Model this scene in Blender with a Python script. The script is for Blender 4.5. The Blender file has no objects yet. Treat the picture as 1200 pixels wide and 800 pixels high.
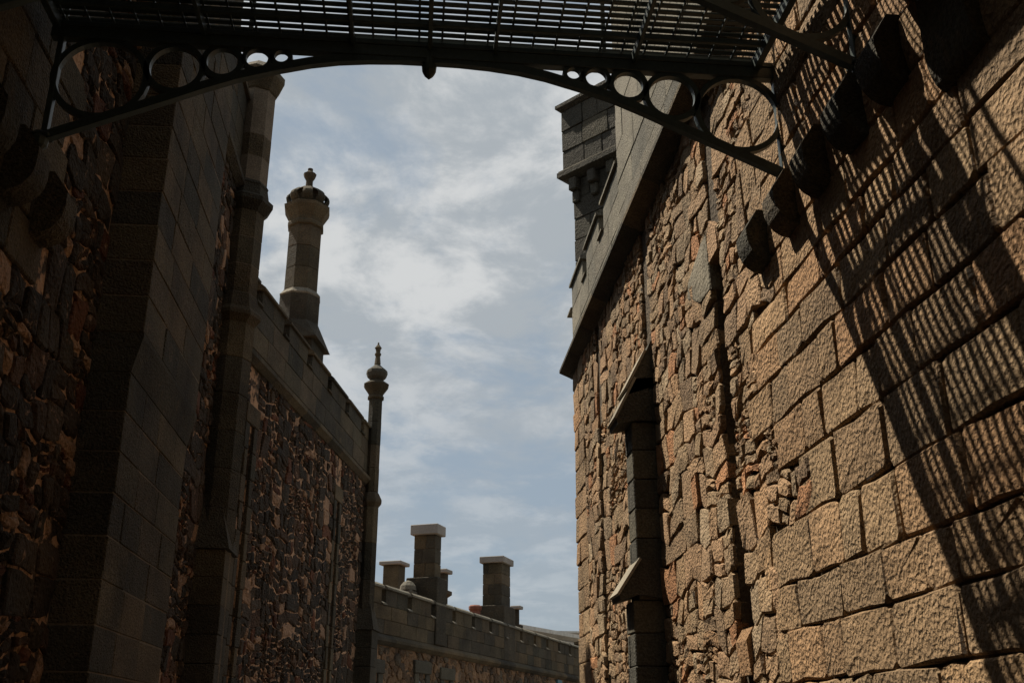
import bpy, math, random
from mathutils import Vector
random.seed(11)
SC = bpy.context.scene
COL = SC.collection
R = math.radians
# ------------------------------------------------------------------ camera
CAM_H, PITCH, YAW, FPX = 1.6, 21.1, 5.5, 1204.0
cd = bpy.data.cameras.new('camera'); cam = bpy.data.objects.new('camera', cd); COL.objects.link(cam)
cd.sensor_width = 36.0; cd.lens = 36.0*FPX/1200.0; cd.clip_end = 3000
cam.location = (0, 0, CAM_H); cam.rotation_euler = (R(90+PITCH), 0, R(-YAW))
SC.camera = cam
# ------------------------------------------------------------------ light
SUN = Vector((-0.50, 0.402, 1.0)).normalized()          # towards the sun
el = math.asin(SUN.z); az = math.atan2(SUN.x, SUN.y)
sl = bpy.data.lights.new('sun', 'SUN'); sl.energy = 5.0; sl.angle = R(0.5); sl.color = (1.0, 0.90, 0.74)
so = bpy.data.objects.new('sun', sl); COL.objects.link(so)
so.rotation_euler = SUN.to_track_quat('Z', 'Y').to_euler(); so.location = (-20, 10, 40)
W = bpy.data.worlds.new('World'); SC.world = W; W.use_nodes = True
nt = W.node_tree; N = nt.nodes; L = nt.links
for n in list(N): N.remove(n)
out = N.new('ShaderNodeOutputWorld'); bg = N.new('ShaderNodeBackground'); bg.inputs['Strength'].default_value = 0.0635
L.new(bg.outputs[0], out.inputs[0])
sky = N.new('ShaderNodeTexSky'); sky.sky_type = 'NISHITA'; sky.sun_disc = False
sky.sun_elevation = el; sky.sun_rotation = az % (2*math.pi); sky.air_density = 1.0; sky.dust_density = 1.5
tc = N.new('ShaderNodeTexCoord')
sep = N.new('ShaderNodeSeparateXYZ'); L.new(tc.outputs['Generated'], sep.inputs[0])
mx = N.new('ShaderNodeMath'); mx.operation = 'MAXIMUM'; mx.inputs[1].default_value = 0.02; L.new(sep.outputs['Z'], mx.inputs[0])
ad = N.new('ShaderNodeMath'); ad.operation = 'ADD'; ad.inputs[1].default_value = 0.22; L.new(mx.outputs[0], ad.inputs[0])
dv = N.new('ShaderNodeVectorMath'); dv.operation = 'DIVIDE'
cmb = N.new('ShaderNodeCombineXYZ')
for i in range(3): L.new(ad.outputs[0], cmb.inputs[i])
L.new(tc.outputs['Generated'], dv.inputs[0]); L.new(cmb.outputs[0], dv.inputs[1])
sc1 = N.new('ShaderNodeVectorMath'); sc1.operation = 'MULTIPLY'; sc1.inputs[1].default_value = (1, 1, 0); L.new(dv.outputs[0], sc1.inputs[0])
off = N.new('ShaderNodeVectorMath'); off.operation = 'ADD'; off.inputs[1].default_value = (3.1, 1.7, 0.4); L.new(sc1.outputs[0], off.inputs[0])
def wnoise(scale, det, rough, dist=0.0):
    n = N.new('ShaderNodeTexNoise'); n.inputs['Scale'].default_value = scale; n.inputs['Detail'].default_value = det
    n.inputs['Roughness'].default_value = rough; n.inputs['Distortion'].default_value = dist
    L.new(off.outputs[0], n.inputs['Vector']); return n
def wmap(sock, a, b, c, d):
    m = N.new('ShaderNodeMapRange'); m.interpolation_type = 'SMOOTHSTEP'
    for i, v in zip((1, 2, 3, 4), (a, b, c, d)): m.inputs[i].default_value = v
    L.new(sock, m.inputs[0]); return m.outputs[0]
def wmix(f, a, b):
    m = N.new('ShaderNodeMix'); m.data_type = 'RGBA'
    for s, v in ((m.inputs[0], f), (m.inputs[6], a), (m.inputs[7], b)):
        if hasattr(v, 'is_linked') or isinstance(v, bpy.types.NodeSocket): L.new(v, s)
        else: s.default_value = v
    return m.outputs[2]
n1 = wnoise(3.0, 10, 0.60, 0.25); n2 = wnoise(5.0, 10, 0.62, 0.2); n3 = wnoise(0.9, 4, 0.5)
cover = wmap(n1.outputs[0], 0.37, 0.55, 0.0, 1.0)
# the haze low in the sky: bluer gaps, thinner cloud
elev = wmap(sep.outputs['Z'], 0.14, 0.42, 0.38, 1.0)
cv = N.new('ShaderNodeMath'); cv.operation = 'MULTIPLY'; L.new(cover, cv.inputs[0]); L.new(elev, cv.inputs[1])
base = wmix(0.80, sky.outputs[0], (3.4, 4.1, 4.75, 1))
cloudc = wmix(wmap(n2.outputs[0], 0.42, 0.62, 0.0, 1.0), (4.2, 4.6, 4.95, 1), (6.7, 6.85, 6.9, 1))
cc = wmix(wmap(n3.outputs[0], 0.42, 0.60, 0.0, 0.5), cloudc, (4.2, 4.5, 4.75, 1))
L.new(wmix(cv.outputs[0], base, cc), bg.inputs['Color'])
vs = SC.view_settings; vs.view_transform = 'Standard'; vs.look = 'None'; vs.gamma = 1.0; vs.exposure = 0.6
SC.cycles.max_bounces = 6

# ------------------------------------------------------------------ projection (only to pick which stones become objects of their own)
cy, sy, cp, sp = math.cos(R(YAW)), math.sin(R(YAW)), math.cos(R(PITCH)), math.sin(R(PITCH))
def proj(p):
    X, Y, Z = p[0], p[1], p[2]-CAM_H
    r = X*cy - Y*sy; f0 = X*sy + Y*cy; f = f0*cp + Z*sp; u = -f0*sp + Z*cp
    if f < 0.2: return None
    return 600+FPX*r/f, 400-FPX*u/f
def shown(verts):
    P = [proj(v) for v in verts]
    if any(q is None for q in P): return 0.0
    x0 = max(0, min(q[0] for q in P)); x1 = min(1200, max(q[0] for q in P))
    y0 = max(0, min(q[1] for q in P)); y1 = min(800, max(q[1] for q in P))
    if x1 <= x0 or y1 <= y0: return 0.0
    return math.sqrt((x1-x0)*(y1-y0))

# ------------------------------------------------------------------ materials
def stone_mat(name, palette, bump=(0.012, 42, 0.5), grain=0.35, tint=None, rough=0.93, stain=0.35, pits=0.5):
    m = bpy.data.materials.new(name); m.use_nodes = True; t = m.node_tree; n = t.nodes; l = t.links
    b = n['Principled BSDF']; b.inputs['Roughness'].default_value = rough; b.inputs['Specular IOR Level'].default_value = 0.25
    g = n.new('ShaderNodeNewGeometry'); oi = n.new('ShaderNodeObjectInfo')
    a = n.new('ShaderNodeMath'); a.operation = 'ADD'; l.new(g.outputs['Random Per Island'], a.inputs[0]); l.new(oi.outputs['Random'], a.inputs[1])
    fr = n.new('ShaderNodeMath'); fr.operation = 'FRACT'; l.new(a.outputs[0], fr.inputs[0])
    cr = n.new('ShaderNodeValToRGB'); cr.color_ramp.interpolation = 'LINEAR' if len(palette) < 8 else 'CONSTANT'
    el_ = cr.color_ramp.elements
    for i, c in enumerate(palette):
        if i < 2: e = el_[i]
        else: e = el_.new(0.5)
        e.position = i/(len(palette)-1.0) if i else 0.0
        e.color = (c[0], c[1], c[2], 1)
    # set positions again (order safe)
    for i, c in enumerate(palette):
        el_[i].position = i/(len(palette)-1.0); el_[i].color = (c[0], c[1], c[2], 1)
    l.new(fr.outputs[0], cr.inputs[0])
    def nz(scale, det, ro, dist=0):
        q = n.new('ShaderNodeTexNoise'); q.inputs['Scale'].default_value = scale; q.inputs['Detail'].default_value = det
        q.inputs['Roughness'].default_value = ro; q.inputs['Distortion'].default_value = dist
        l.new(g.outputs['Position'], q.inputs['Vector']); return q
    def mul(col, fac_sock, lo, hi, a0, a1):
        mr = n.new('ShaderNodeMapRange'); l.new(fac_sock, mr.inputs[0])
        for i, v in zip((1, 2, 3, 4), (a0, a1, lo, hi)): mr.inputs[i].default_value = v
        v = n.new('ShaderNodeVectorMath'); v.operation = 'SCALE'; l.new(col, v.inputs[0]); l.new(mr.outputs[0], v.inputs[3]); return v.outputs[0]
    col = cr.outputs[0]
    col = mul(col, nz(1.3, 6, 0.6).outputs[0], 1-stain, 1+stain, 0.3, 0.7)
    fine = nz(48, 5, 0.65)
    col = mul(col, fine.outputs[0], 1-grain, 1+grain, 0.3, 0.7)
    if tint:
        tn = nz(tint[1], 7, 0.62, 0.4)
        mr = n.new('ShaderNodeMapRange'); l.new(tn.outputs[0], mr.inputs[0]); mr.inputs[1].default_value = tint[2]; mr.inputs[2].default_value = tint[2]+0.10
        mr.inputs[4].default_value = tint[3]
        mi = n.new('ShaderNodeMix'); mi.data_type = 'RGBA'; l.new(mr.outputs[0], mi.inputs[0]); l.new(col, mi.inputs[6]); mi.inputs[7].default_value = (*tint[0], 1)
        col = mi.outputs[2]
    l.new(col, b.inputs['Base Color'])
    dist, scale, st = bump
    vo = n.new('ShaderNodeTexVoronoi'); vo.feature = 'SMOOTH_F1'; vo.inputs['Scale'].default_value = scale
    vo.inputs['Smoothness'].default_value = 0.6
    wp = nz(scale*0.5, 3, 0.5)
    va = n.new('ShaderNodeVectorMath'); va.operation = 'MULTIPLY_ADD'; va.inputs[1].default_value = (0.05, 0.05, 0.05)
    l.new(wp.outputs['Color'], va.inputs[0]); l.new(g.outputs['Position'], va.inputs[2]); l.new(va.outputs[0], vo.inputs['Vector'])
    h = n.new('ShaderNodeMath'); h.operation = 'MULTIPLY'; h.inputs[1].default_value = pits*1.7; l.new(vo.outputs['Distance'], h.inputs[0])
    h2 = n.new('ShaderNodeMath'); h2.operation = 'MULTIPLY_ADD'; h2.inputs[1].default_value = 0.6; l.new(fine.outputs[0], h2.inputs[0]); l.new(h.outputs[0], h2.inputs[2])
    n4 = nz(9, 5, 0.6)
    h3 = n.new('ShaderNodeMath'); h3.operation = 'MULTIPLY_ADD'; h3.inputs[1].default_value = 1.6; l.new(n4.outputs[0], h3.inputs[0]); l.new(h2.outputs[0], h3.inputs[2])
    bp = n.new('ShaderNodeBump'); bp.inputs['Strength'].default_value = st; bp.inputs['Distance'].default_value = dist
    rs = n.new('ShaderNodeMapRange'); f7 = n.new('ShaderNodeMath'); f7.operation = 'MULTIPLY'; f7.inputs[1].default_value = 7.3; f8 = n.new('ShaderNodeMath'); f8.operation = 'FRACT'; l.new(fr.outputs[0], f7.inputs[0]); l.new(f7.outputs[0], f8.inputs[0]); l.new(f8.outputs[0], rs.inputs[0]); rs.inputs[3].default_value = dist*.45; rs.inputs[4].default_value = dist*1.35; l.new(rs.outputs[0], bp.inputs['Distance'])
    l.new(h3.outputs[0], bp.inputs['Height']); l.new(bp.outputs[0], b.inputs['Normal'])
    return m
def plain_mat(name, col, rough, metal=0.0, var=0.3, scale=20, bump=0.001):
    m = bpy.data.materials.new(name); m.use_nodes = True; t = m.node_tree; n = t.nodes; l = t.links
    b = n['Principled BSDF']; b.inputs['Roughness'].default_value = rough; b.inputs['Metallic'].default_value = metal
    g = n.new('ShaderNodeNewGeometry'); q = n.new('ShaderNodeTexNoise'); q.inputs['Scale'].default_value = scale; q.inputs['Detail'].default_value = 5
    l.new(g.outputs['Position'], q.inputs['Vector'])
    mr = n.new('ShaderNodeMapRange'); l.new(q.outputs[0], mr.inputs[0]); mr.inputs[1].default_value = .3; mr.inputs[2].default_value = .7; mr.inputs[3].default_value = 1-var; mr.inputs[4].default_value = 1+var
    v = n.new('ShaderNodeVectorMath'); v.operation = 'SCALE'; v.inputs[0].default_value = col; l.new(mr.outputs[0], v.inputs[3]); l.new(v.outputs[0], b.inputs['Base Color'])
    bp = n.new('ShaderNodeBump'); bp.inputs['Distance'].default_value = bump; bp.inputs['Strength'].default_value = 0.6; l.new(q.outputs[0], bp.inputs['Height']); l.new(bp.outputs[0], b.inputs['Normal'])
    return m
M = {}
M['rubble'] = stone_mat('sunlit_rubble', [(.316,.199,.113),(.235,.156,.091),(.346,.221,.124),(.275,.188,.111),(.328,.199,.106),(.258,.178,.103),(.211,.140,.084),(.299,.204,.118),(.388,.194,.094),(.288,.188,.109),(.252,.182,.113),(.328,.242,.153),(.293,.191,.106),(.222,.151,.086)], (0.040, 40, 1.0), 0.38, stain=.24)
M['block'] = stone_mat('pecked_ashlar', [(.283,.179,.098),(.227,.155,.090),(.319,.202,.107),(.258,.179,.103),(.330,.188,.094),(.247,.169,.095)], (0.046, 34, 1.0), 0.38, stain=.28)
M['mortar'] = stone_mat('tan_mortar', [(.080,.060,.040),(.088,.066,.044)], (0.03, 30, 0.9), 0.4)
M['parapet'] = stone_mat('grey_diorite_ashlar', [(.144,.133,.104),(.176,.158,.122),(.122,.115,.094),(.158,.140,.108)], (0.022, 55, 0.9), 0.5, tint=((.42,.39,.31), 2.2, .69, .35), stain=.3)
M['boxstone'] = stone_mat('shaded_grey_ashlar', [(.055,.050,.040),(.071,.065,.050),(.048,.046,.038),(.080,.071,.050)], (0.02, 40, 0.9), 0.5, stain=.3)  # darkened copy of the grey ashlar; holds the buttress's shade
M['weath'] = stone_mat('weathered_slab', [(.168,.147,.108),(.140,.126,.098)], (0.02, 30, 0.8), 0.45, stain=.45)
M['smooth'] = stone_mat('pale_sunlit_stone', [(.255,.225,.173),(.225,.203,.158)], (0.004, 60, 0.5), 0.25)  # pale tone stands for sunlight on the buttress slopes and cornice lip
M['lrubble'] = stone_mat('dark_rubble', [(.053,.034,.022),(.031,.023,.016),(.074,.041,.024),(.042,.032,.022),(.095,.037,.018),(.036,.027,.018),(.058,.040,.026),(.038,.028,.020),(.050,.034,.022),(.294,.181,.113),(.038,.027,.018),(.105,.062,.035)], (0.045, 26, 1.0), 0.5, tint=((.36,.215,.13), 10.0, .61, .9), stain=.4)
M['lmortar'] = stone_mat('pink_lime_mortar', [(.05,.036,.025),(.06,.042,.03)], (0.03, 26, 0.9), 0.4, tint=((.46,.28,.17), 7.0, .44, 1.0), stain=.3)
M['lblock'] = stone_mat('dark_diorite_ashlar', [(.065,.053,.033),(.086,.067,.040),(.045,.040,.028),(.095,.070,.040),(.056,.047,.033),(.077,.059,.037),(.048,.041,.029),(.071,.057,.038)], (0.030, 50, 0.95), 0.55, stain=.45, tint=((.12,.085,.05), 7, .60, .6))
M['ljoint'] = stone_mat('pale_joint_mortar', [(.13,.105,.075),(.16,.125,.09)], (0.006, 40, 0.5), 0.4, stain=.4)
M['cap'] = stone_mat('pale_cap_stone', [(.217,.201,.184),(.260,.243,.225)], (0.004, 60, 0.4), 0.2, stain=.2)
M['redrub'] = stone_mat('red_brown_rubble', [(.15,.088,.048),(.095,.06,.036),(.19,.115,.065),(.07,.05,.035),(.165,.10,.055),(.13,.09,.058),(.085,.065,.045),(.12,.075,.045)], (0.04, 16, 1.0), 0.6, stain=.5)
M['iron'] = plain_mat('green_black_painted_iron', (.030,.044,.042), 0.42, 0.0, 0.25, 30, 0.0015)
M['ground'] = stone_mat('worn_paving', [(.20,.17,.13),(.24,.21,.17),(.17,.15,.12)], (0.01, 20, 0.5), 0.3)
M['earth'] = plain_mat('dry_ground', (.16,.135,.10), 0.95, 0, .3, 3, .01)
M['glass'] = plain_mat('dark_window_glass', (.03,.05,.06), 0.12, 0, .1, 2, .0003)
M['blue'] = plain_mat('blue_green_window_frame', (.06,.14,.17), 0.5, 0, .15, 20, .0005)
M['pot'] = plain_mat('red_clay', (.15,.05,.03), 0.85, 0, .25, 20, .002)
M['white'] = plain_mat('weathered_white_plaster', (.55,.53,.48), 0.9, 0, .15, 6, .002)
M['roof'] = plain_mat('grey_roof_lead', (.22,.22,.21), 0.7, 0, .2, 6, .002)

# ------------------------------------------------------------------ objects
def mesh_obj(name, verts, faces, mat, parent=None, origin=(0,0,0), kind=None, smooth=False):
    me = bpy.data.meshes.new(name); o = Vector(origin)
    me.from_pydata([(v[0]-o.x, v[1]-o.y, v[2]-o.z) for v in verts], [], faces)
    me.materials.append(M[mat])
    if smooth:
        for p in me.polygons: p.use_smooth = True
    ob = bpy.data.objects.new(name, me); COL.objects.link(ob)
    if parent is not None:
        ob.parent = parent
        po = Vector(parent['_o']) if '_o' in parent else Vector((0,0,0))
        ob.location = o - po
    else: ob.location = o
    ob['_o'] = tuple(o)
    if kind: ob['kind'] = kind
    return ob
def thing(name, loc, label, cat, group=None):
    o = bpy.data.objects.new(name, None); o.empty_display_size = 0.2; o.location = loc; COL.objects.link(o)
    o['_o'] = tuple(loc); o['label'] = label; o['category'] = cat
    if group: o['group'] = group
    return o
def centre(vs): 
    n = len(vs); return tuple(sum(v[i] for v in vs)/n for i in range(3))
def join(lst):
    V, F = [], []
    for v, f in lst:
        k = len(V); V += v; F += [tuple(i+k for i in q) for q in f]
    return V, F
class Pieces:
    """many alike pieces of one part: the ones that show largest become objects, the rest one stuff part"""
    def __init__(s, name, rest, parent, mat, limit=290, minpx=8.0):
        s.name, s.rest, s.parent, s.mat, s.limit, s.minpx, s.items = name, rest, parent, mat, limit, minpx, []
    def add(s, vf, mat=None): s.items.append((shown(vf[0]), vf, mat or s.mat))
    def build(s):
        s.items.sort(key=lambda a: -a[0]); n = 0; rest = {}
        for sz, (v, f), mt in s.items:
            if n < s.limit and sz >= s.minpx:
                mesh_obj(s.name, v, f, mt, s.parent, centre(v)); n += 1
            else: rest.setdefault(mt, []).append((v, f))
        for mt, l in rest.items():
            V, F = join(l); mesh_obj(s.rest, V, F, mt, s.parent, s.parent['_o'], kind='stuff')

# ------------------------------------------------------------------ frames on walls: u along, d out of the face, z up
class Frame:
    def __init__(s, P, heading, nsign):
        h = R(heading); s.P = Vector((P[0], P[1], 0)); s.t = Vector((math.sin(h), math.cos(h), 0))
        n = Vector((math.cos(h), -math.sin(h), 0))      # right of the heading
        s.n = n*nsign; s.flip = (s.t.cross(Vector((0,0,1))).dot(s.n) < 0)
    def p(s, u, d, z):
        q = s.P + s.t*u + s.n*d; return (q.x, q.y, z)
    def fix(s, F): return [tuple(reversed(f)) for f in F] if s.flip else F
def prism(fr, poly, d0, d1, bev=0.0):
    """polygon (u,z) CCW pushed from d0 out to d1"""
    n = len(poly); V = [fr.p(u, d0, z) for u, z in poly] + [fr.p(u, d1, z) for u, z in poly]
    F = [(i, (i+1) % n, n+(i+1) % n, n+i) for i in range(n)] + [tuple(range(n, 2*n)), tuple(range(n-1, -1, -1))]
    return V, fr.fix(F)
def stone(fr, poly, d0, d1, bev, bulge, rnd=0.012):
    n = len(poly); cu = sum(p[0] for p in poly)/n; cz = sum(p[1] for p in poly)/n
    tu, tz = random.uniform(-.07, .07), random.uniform(-.07, .07)
    if rnd < 0.006: tu *= .15; tz *= .15
    elif rnd < .0115: tu *= .4; tz *= .5
    V = [fr.p(u, d0, z) for u, z in poly]
    V += [fr.p(u, d1-bev*random.uniform(.7, 1.3)+(u-cu)*tu+(z-cz)*tz, z) for u, z in poly]
    for u, z in poly:
        L_ = math.hypot(u-cu, z-cz) or 1; k = max(0.25, 1-bev*1.2/L_)
        V.append(fr.p(cu+(u-cu)*k+random.uniform(-rnd, rnd)*.5, d1+(u-cu)*tu+(z-cz)*tz+random.uniform(-rnd, rnd)*.7, cz+(z-cz)*k))
    V.append(fr.p(cu+random.uniform(-rnd, rnd), d1+bulge, cz+random.uniform(-rnd, rnd)))
    F = []
    for a in (0, n):
        F += [(a+i, a+(i+1) % n, a+n+(i+1) % n, a+n+i) for i in range(n)]
    F += [(2*n+i, 2*n+(i+1) % n, 3*n) for i in range(n)]
    return V, fr.fix(F)
def cbox(fr, u0, u1, d0, d1, z0, z1, b=0.012, j=0.0):
    """box with chamfered edges"""
    b = min(b, (u1-u0)*.3, (z1-z0)*.3, abs(d1-d0)*.3)
    V = []; idx = {}
    c = [(u0, u1), (d0, d1), (z0, z1)]; s = [(1, -1)]*3
    rj = lambda: random.uniform(-j, j)
    for a in (0, 1):
        for bb in (0, 1):
            for cc_ in (0, 1):
                base_ = [c[0][a], c[1][bb], c[2][cc_]]; sg = [(1, -1)[a], (1, -1)[bb], (1, -1)[cc_]]
                jj = (rj(), rj(), rj())
                for ax in range(3):
                    q = [base_[k] + (sg[k]*b if k != ax else 0) + jj[k] for k in range(3)]
                    idx[(a, bb, cc_, ax)] = len(V); V.append(fr.p(*q))
    F = []
    I = lambda a, b_, c_, ax: idx[(a, b_, c_, ax)]
    for ax in range(3):
        o = [k for k in range(3) if k != ax]
        for side in (0, 1):
            q = []
            for (x, y) in ((0, 0), (1, 0), (1, 1), (0, 1)):
                k = [0, 0, 0]; k[ax] = side; k[o[0]] = x; k[o[1]] = y; q.append(I(*k, ax))
            F.append(q)
        for x in (0, 1):
            for y in (0, 1):
                k0 = [0, 0, 0]; k0[o[0]] = x; k0[o[1]] = y; k1 = list(k0); k1[ax] = 1
                F.append([I(*k0, o[0]), I(*k1, o[0]), I(*k1, o[1]), I(*k0, o[1])])
    for a in (0, 1):
        for b_ in (0, 1):
            for c_ in (0, 1): F.append([I(a, b_, c_, 0), I(a, b_, c_, 1), I(a, b_, c_, 2)])
    C = Vector(centre(V)); FF = []
    for f in F:
        p = [Vector(V[i]) for i in f]; nn = (p[1]-p[0]).cross(p[2]-p[0])
        FF.append(tuple(f) if nn.dot(sum(p, Vector())/len(p)-C) > 0 else tuple(reversed(f)))
    return V, FF
def profile_u(fr, prof, u0, u1):
    """profile (d,z) swept along u"""
    n = len(prof); V = [fr.p(u0, d, z) for d, z in prof] + [fr.p(u1, d, z) for d, z in prof]
    F = [(i, (i+1) % n, n+(i+1) % n, n+i) for i in range(n)] + [tuple(range(n)), tuple(range(2*n-1, n-1, -1))]
    C = Vector(centre(V)); return V, F
def lathe(c, prof, n=8, a0=0.0, cap=True):
    V = []; F = []
    for r, z in prof:
        for k in range(n):
            a = a0+2*math.pi*k/n; V.append((c[0]+r*math.cos(a), c[1]+r*math.sin(a), z))
    for i in range(len(prof)-1):
        for k in range(n):
            F.append((i*n+k, i*n+(k+1) % n, (i+1)*n+(k+1) % n, (i+1)*n+k))
    if cap:
        F.append(tuple(range(n-1, -1, -1))); F.append(tuple((len(prof)-1)*n+k for k in range(n)))
    return V, F
def tube(pts, r, n=6, closed=False, flat=None):
    """round (or flat w x h) section along points lying in an XZ plane (constant Y)"""
    V = []; F = []; m = len(pts)
    for i, p in enumerate(pts):
        a = Vector(pts[(i-1) % m] if (closed or i) else p); b_ = Vector(pts[(i+1) % m] if (closed or i < m-1) else p)
        t = (b_-a).normalized(); y = Vector((0, 1, 0)); s = t.cross(y).normalized() if abs(t.y) < .99 else Vector((1, 0, 0)); y = s.cross(t)
        if flat:
            for (x, yy) in ((-1, -1), (1, -1), (1, 1), (-1, 1)):
                q = Vector(p)+s*x*flat[0]/2+y*yy*flat[1]/2; V.append(tuple(q))
        else:
            for k in range(n):
                an = 2*math.pi*k/n; q = Vector(p)+s*math.cos(an)*r+y*math.sin(an)*r; V.append(tuple(q))
    k_ = 4 if flat else n
    for i in range(m if closed else m-1):
        j = (i+1) % m
        for k in range(k_): F.append((i*k_+k, i*k_+(k+1) % k_, j*k_+(k+1) % k_, j*k_+k))
    if not closed: F += [tuple(range(k_-1, -1, -1)), tuple((m-1)*k_+k for k in range(k_))]
    return V, F

# ------------------------------------------------------------------ stone layouts
def clip(poly, a, b, c):
    """keep a*x+b*y<=c"""
    o = []; n = len(poly)
    for i in range(n):
        p, q = poly[i], poly[(i+1) % n]; dp, dq = a*p[0]+b*p[1]-c, a*q[0]+b*q[1]-c
        if dp <= 0: o.append(p)
        if (dp < 0 < dq) or (dq < 0 < dp):
            t = dp/(dp-dq); o.append((p[0]+(q[0]-p[0])*t, p[1]+(q[1]-p[1])*t))
    return o
def power_cells(u0, u1, z0, z1, sizes, asp, gap, rng):
    """irregular stones: seeds thrown from large to small, cells of their power diagram"""
    U0, U1 = u0/asp, u1/asp; seeds = []; cell = max(s for s, _ in sizes)*2.0; grid = {}
    area = (U1-U0)*(z1-z0)
    def near(x, y, k=1):
        gx, gy = int(x//cell), int(y//cell)
        for i in range(gx-k, gx+k+1):
            for j in range(gy-k, gy+k+1):
                for q in grid.get((i, j), ()): yield q
    for r, dens in sizes:
        for _ in range(int(area/(math.pi*r*r)*dens)):
            x = rng.uniform(U0, U1); y = rng.uniform(z0, z1)
            if all((x-q[0])**2+(y-q[1])**2 > (0.86*(r+q[2]))**2 for q in near(x, y)):
                s = (x, y, r); seeds.append(s); grid.setdefault((int(x//cell), int(y//cell)), []).append(s)
    outp = []
    for s in seeds:
        poly = [(U0, z0), (U1, z0), (U1, z1), (U0, z1)]
        poly = [(s[0]-3*cell, s[1]-3*cell), (s[0]+3*cell, s[1]-3*cell), (s[0]+3*cell, s[1]+3*cell), (s[0]-3*cell, s[1]+3*cell)]
        poly = clip(poly, -1, 0, -U0-gap*.3); poly = clip(poly, 1, 0, U1-gap*.3) if poly else poly
        poly = clip(poly, 0, -1, -z0-gap*.3) if poly else poly; poly = clip(poly, 0, 1, z1-gap*.3) if poly else poly
        for q in near(s[0], s[1], 2):
            if q is s or not poly: continue
            dx, dy = q[0]-s[0], q[1]-s[1]; D = math.hypot(dx, dy)
            if D > 3.2*cell or D == 0: continue
            off_ = (D*D + s[2]**2 - q[2]**2)/(2*D)
            nx_, ny_ = dx/D, dy/D
            poly = clip(poly, nx_, ny_, nx_*s[0]+ny_*s[1]+off_-gap/2*rng.uniform(.4, 1.7))
        if len(poly) < 3: continue
        outp.append([(x*asp, y) for x, y in poly])
    return outp
def rough_poly(poly, jit, rng, nmax=10):
    # drop tiny edges, cut corners, jitter
    P = []
    for p in poly:
        if not P or math.hypot(p[0]-P[-1][0], p[1]-P[-1][1]) > 0.03: P.append(p)
    if len(P) > 2 and math.hypot(P[0][0]-P[-1][0], P[0][1]-P[-1][1]) < 0.03: P.pop()
    if len(P) < 3: return None
    n = len(P)
    el_ = sorted(((math.hypot(P[i][0]-P[(i+1) % n][0], P[i][1]-P[(i+1) % n][1]), i) for i in range(n)), reverse=True)
    mids = {i for L_, i in el_[:max(0, min(n, nmax-n))] if L_ > .07}
    o = []
    for i in range(n):
        p, q = P[i], P[(i+1) % n]; L_ = math.hypot(q[0]-p[0], q[1]-p[1])
        o.append(p)
        if i in mids:
            t = rng.uniform(.3, .7); k = rng.uniform(-.09, .13)*L_; nx_, ny_ = (q[1]-p[1])/L_, -(q[0]-p[0])/L_
            k = max(-.03, min(.03, k))
            o.append((p[0]+(q[0]-p[0])*t+nx_*k, p[1]+(q[1]-p[1])*t+ny_*k))
    o = [(x+rng.uniform(-jit, jit), y+rng.uniform(-jit, jit)) for x, y in o]
    A = sum(o[i][0]*o[(i+1) % len(o)][1]-o[(i+1) % len(o)][0]*o[i][1] for i in range(len(o)))/2
    if A < 0.0012: return None
    return o
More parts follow.
